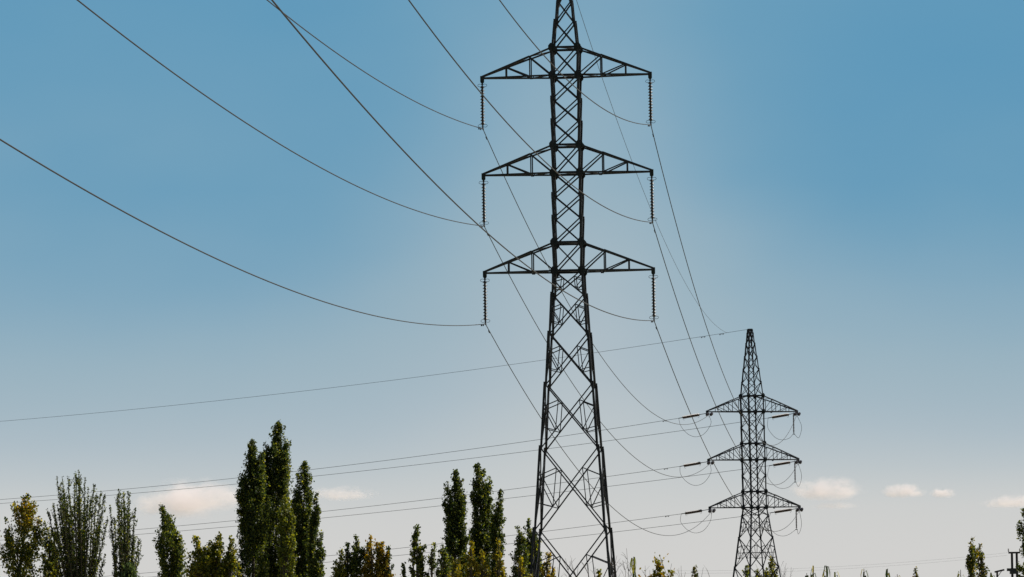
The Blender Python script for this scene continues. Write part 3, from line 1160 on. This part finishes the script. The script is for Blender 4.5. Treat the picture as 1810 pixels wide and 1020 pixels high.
poplar('dark poplar behind the left leg of the near pylon', 287,
       [(921, 932, 938), (935, 929, 946), (960, 930, 955), (1000, 930, 959), (1020, 930, 961)], ['dark', 'dark', 'green'], dens=2.1)
poplar('low rusty shrub before the green poplar near the pylon', 150,
       [(990, 916, 924), (1005, 912, 928), (1020, 908, 934)], ['rust', 'yellow'], dens=1.1, leaf=.085, group='rusty shrubs before the middle poplars', name='autumn_shrub', cat='shrub', thin=.4)
poplar('small golden leaved tree seen through the base of the near pylon', 240,
       [(980, 962, 970), (992, 958, 975), (1005, 958, 978), (1020, 955, 984)], ['orange', 'yellow'], dens=.8, leaf=.13, group='golden small trees', name='bushy_tree')
poplar('small olive shrub low between the legs of the near pylon', 240,
       [(1012, 1052, 1066), (1020, 1046, 1072)], ['yellow', 'green'], dens=1.2, leaf=.12, group='golden small trees', name='bushy_tree')
bare_tree('bare curving twigs seen between the legs of the near pylon', 120, 1033, [(999, 987), (1010, 992), (1040, 998), (1022, 1000), (1052, 1002), (986, 1003)])
bare_tree('bare twigs rising just right of the near pylon', 120, 1093, [(1108, 969), (1091, 982), (1100, 990), (1116, 1000), (1084, 996)])
poplar('round yellow bush with bare twigs round it', 120,
       [(994, 1158, 1168), (1001, 1152, 1180), (1010, 1150, 1184), (1020, 1145, 1186)], ['yellow', 'orange'], dens=1.6, leaf=.085, spread=1.3, group='golden small trees', name='bushy_tree', cat='shrub', thin=.3)
bare_tree('bare twigs round the yellow bush', 122, 1194, [(1166, 984), (1188, 996), (1204, 1000), (1141, 1000), (1212, 1011), (1150, 1008)], leafy=2)
poplar('tiny pointed tree between the yellow bush and the far pylon', 330,
       [(1003, 1227, 1231), (1012, 1223, 1234), (1020, 1217, 1238)], ['dark', 'rust'], dens=1.3, leaf=.13, thin=.5)
bare_tree('single bare twigs right of the tiny pointed tree', 125, 1247, [(1243, 1003), (1250, 1008)])
for lb, pr, pl in (('small dark treetop behind the left legs of the far pylon', [(1001, 1318, 1325), (1010, 1314, 1329), (1020, 1310, 1332)], ['dark', 'green']),
                   ('tiny treetop in the middle of the far pylon base', [(1010, 1336, 1342), (1020, 1331, 1347)], ['green', 'yellow']),
                   ('small yellow green treetop behind the right legs of the far pylon', [(989, 1359, 1366), (1002, 1356, 1371), (1020, 1352, 1378)], ['yellow', 'green'])):
    poplar(lb, 450, pr, pl, dens=1.5, leaf=.2, group='treetops behind the far pylon', thin=.7)
bare_tree('fine bare twigs behind the far pylon base', 160, 1384, [(1372, 985), (1390, 995), (1398, 1002), (1335, 997)])
for x, y, lb in ((1120, 984, 'tall yellow green shoot with hanging leaves right of the near pylon'),
                 (1438, 1001, 'hanging leaf shoot, left of the close pair beyond the far pylon'),
                 (1460, 999, 'hanging leaf shoot, right of the close pair beyond the far pylon'),
                 (1476, 1012, 'low hanging leaf shoot at the right of the close pair'),
                 (1426, 1013, 'low leafy shoot just right of the far pylon'),
                 (1527, 1005, 'solitary hanging leaf shoot under the gap between clouds'),
                 (1569, 1005, 'taller hanging leaf shoot under the second right cloud'),
                 (1586, 1015, 'short hanging leaf shoot beside the taller one under cloud'),
                 (1698, 1007, 'hanging leaf shoot just left of the right twin poplars'),
                 (1752, 1012, 'low hanging leaf shoot right of the twin poplars')):
    droop_sprig(lb, 62, x, y, wid=20 if x != 1120 else 17)
poplar('tiny pointed tree between the hanging shoots at right', 330,
       [(1006, 1617, 1621), (1013, 1614, 1624), (1020, 1613, 1626)], ['dark', 'rust'], dens=1.3, leaf=.13, thin=.5)
poplar('left and taller of the twin poplars near the right edge', 290,
       [(954, 1716, 1724), (970, 1711, 1728), (990, 1708, 1728), (1020, 1706, 1730)], ['green', 'dark', 'rust'], dens=1.3)
poplar('right and shorter of the twin poplars near the right edge', 291,
       [(965, 1729, 1735), (980, 1726, 1738), (1000, 1727, 1743), (1020, 1728, 1747)], ['dark', 'rust'], dens=1.3)
poplar('poplar cut off by the right edge of the picture', 280,
       [(903, 1804, 1812), (925, 1801, 1826), (945, 1800, 1834), (960, 1801, 1842), (990, 1799, 1846), (1020, 1798, 1852)], ['dark', 'green'], dens=1.4)


# ------------------------------------------------------------------ wooden pole frame at the right edge
def pole_frame():
    d = 420.0
    k = d / FPX
    a, b_ = at(1788.5, 976, d), at(1797, 975.5, d)
    root = empty('pole_frame', ((a.x + b_.x) / 2, d, 0))
    tag(root, 'dark two legged wooden pole frame by the right edge', 'utility pole')
    ox = root.location.x
    for p in (a, b_):
        b = MB()
        b.tube([(p.x - ox, 0, 0), (p.x - ox, 0, p.z)], [.14, .11], 10)
        b.build('post', WOOD, root)
    b = MB()
    z = a.z
    b.box(((a.x + b_.x) / 2 - ox, -.14, z - .05), (20 * k, .12, .16))
    b.box(((a.x + b_.x) / 2 - ox, .14, z - .05), (20 * k, .12, .16))
    b.build('crossbeam', WOOD, root)
    b = MB()
    zl = at(1790, 1007, d).z
    b.box((-.1, -.2, zl), (24 * k, .4, .26))
    b.box((-.1, -.2, zl - .25), (14 * k, .5, .3))
    b.build('switch_box', FITTING, root)
    for x in (-.55, .5):
        b = MB()
        b.lathe([(.03, .3), (.07, .26), (.04, .2), (.07, .15), (.04, .1), (.05, 0)], 0, 10)
        o = b.build('pin_insulator', BROWN, root)
        o.location = (x, -.14, z + .03)
    s = at(1762.5, 1010, d)
    r2 = empty('short_pole', (s.x, d, 0))
    tag(r2, 'short pole with a slanting top arm left of the pole frame', 'utility pole')
    b = MB()
    b.tube([(0, 0, 0), (0, 0, s.z)], [.11, .09], 8)
    b.build('post', WOOD, r2)
    b = MB()
    e0, e1 = at(1758, 1011.5, d), at(1775, 1007.5, d)
    b.bar((e0.x - s.x, -.1, e0.z), (e1.x - s.x, -.1, e1.z), .16, .16)
    b.tube([(-.05, 0, s.z - .6), ((e1.x - s.x) * .6, -.1, s.z)], .03, 5)
    b.build('top_arm', WOOD, r2)
    S = at(1781, 977, d)
    for k_, dy, nm in ((0, 0, 'upper'), (1, 4.5, 'lower')):
        S2 = S + Vector((0, k_ * .3, -dy * k))
        E2 = Vector((S2.x - 30, d + 30, S2.z))
        conductor('thin_wire', 'cable', f'very faint {nm} wire running left from the wooden pole frame', 'faint wires of the pole frame', S2, E2,
                  [(1745, 982 + dy), (1666, 988.5 + dy), (1539, 997.5 + dy), (1384, 1006 + dy)], .0055, anchor_end=False)


pole_frame()


# ------------------------------------------------------------------ clouds
def cloud_material(name, dens, seed, scale):
    m = bpy.data.materials.new(name)
    m.use_nodes = True
    nt = m.node_tree
    nt.nodes.clear()
    N, L = nt.nodes.new, nt.links.new
    M = lambda *a, **k: mnode(nt.nodes, nt.links, *a, **k)
    tc = N('ShaderNodeTexCoord')
    ln = N('ShaderNodeVectorMath')
    ln.operation = 'LENGTH'
    L(tc.outputs['Object'], ln.inputs[0])
    mp = N('ShaderNodeMapping')
    mp.inputs['Location'].default_value = (seed * 3.7, seed * 1.3, seed)
    mp.inputs['Scale'].default_value = scale
    L(tc.outputs['Object'], mp.inputs[0])
    no = N('ShaderNodeTexNoise')
    no.inputs['Scale'].default_value = 1.0
    no.inputs['Detail'].default_value = 6
    no.inputs['Roughness'].default_value = .6
    L(mp.outputs[0], no.inputs['Vector'])
    sp = N('ShaderNodeSeparateXYZ')
    L(tc.outputs['Object'], sp.inputs[0])
    edge = M('SUBTRACT', 1.0, ln.outputs['Value'])
    v = M('ADD', M('MULTIPLY', edge, 1.5), M('MULTIPLY', M('SUBTRACT', no.outputs[0], .56), 4.2))
    fall = M('MULTIPLY', edge, 3.0, clamp=True)
    base = M('MULTIPLY', M('ADD', sp.outputs[2], .62), 2.2, clamp=True)
    d = M('MULTIPLY', M('MULTIPLY', M('MULTIPLY', M('MULTIPLY', v, 1.3, clamp=True), fall), base), dens)
    pv = N('ShaderNodeVolumePrincipled')
    pv.inputs['Color'].default_value = (1.0, .940, .950, 1)
    pv.inputs['Anisotropy'].default_value = 0.0
    L(d, pv.inputs['Density'])
    o = N('ShaderNodeOutputMaterial')
    L(pv.outputs[0], o.inputs['Volume'])
    return m


def cloud(label, x, y, rx, ry, dens, seed, cd=14000.0):
    c = at(x, y, cd)
    k = cd / FPX
    b = MB()
    nu, nv = 40, 20
    rnd = random.Random(seed)
    ph = [rnd.uniform(0, 6.28) for _ in range(6)]
    vs = [(0, 0, -.62)]
    for j in range(1, nv):
        t = math.pi * j / nv
        for i in range(nu):
            a = 2 * math.pi * i / nu
            r = 1 + .07 * math.sin(3 * a + ph[0]) * math.sin(t) + .06 * math.sin(5 * a + ph[1] + 2 * t) + .05 * math.sin(4 * t + ph[2])
            z = -math.cos(t) * r
            if z < 0:
                z *= .62
            vs.append((r * math.sin(t) * math.cos(a), r * math.sin(t) * math.sin(a), z))
    vs.append((0, 0, 1))
    fs = [(0, 1 + (i + 1) % nu, 1 + i) for i in range(nu)]
    for j in range(nv - 2):
        for i in range(nu):
            fs.append((1 + j * nu + i, 1 + j * nu + (i + 1) % nu, 1 + (j + 1) * nu + (i + 1) % nu, 1 + (j + 1) * nu + i))
    t0 = 1 + (nv - 2) * nu
    fs += [(t0 + i, t0 + (i + 1) % nu, len(vs) - 1) for i in range(nu)]
    b.add(vs, fs)
    ar = rx / ry
    m = cloud_material('cloud_vapour', 0.72 * dens / (rx * k), seed, (.95 * ar, .7 * ar, 1.35))
    o = b.build('cloud', m, None, smooth=True)
    o.location = c
    o.scale = (rx * k * 1.16, rx * k * .8, ry * k * 1.16)
    tag(o, label, 'cloud', 'small clouds near the horizon')


cloud('largest pale pink domed cloud behind the poplars at left', 336, 889, 112, 44, 2.6, 1)
cloud('thin flat pale streak of cloud right of the tallest poplars', 605, 875, 62, 17, 1.3, 2)
cloud('pale pink cloud just right of the far pylon, widest on the right side', 1462, 868, 66, 27, 2.2, 3)
cloud('small pale cloud, second from the far pylon', 1597, 870, 39, 17, 2.0, 4)
cloud('smallest pale cloud wisp right of the second cloud', 1667, 873, 25, 11, 1.8, 5)
cloud('pale cloud cut off by the right edge', 1790, 889, 56, 15, 1.8, 6)
cloud('faint low wisp under the cloud beside the far pylon', 1475, 895, 45, 9, .7, 7)
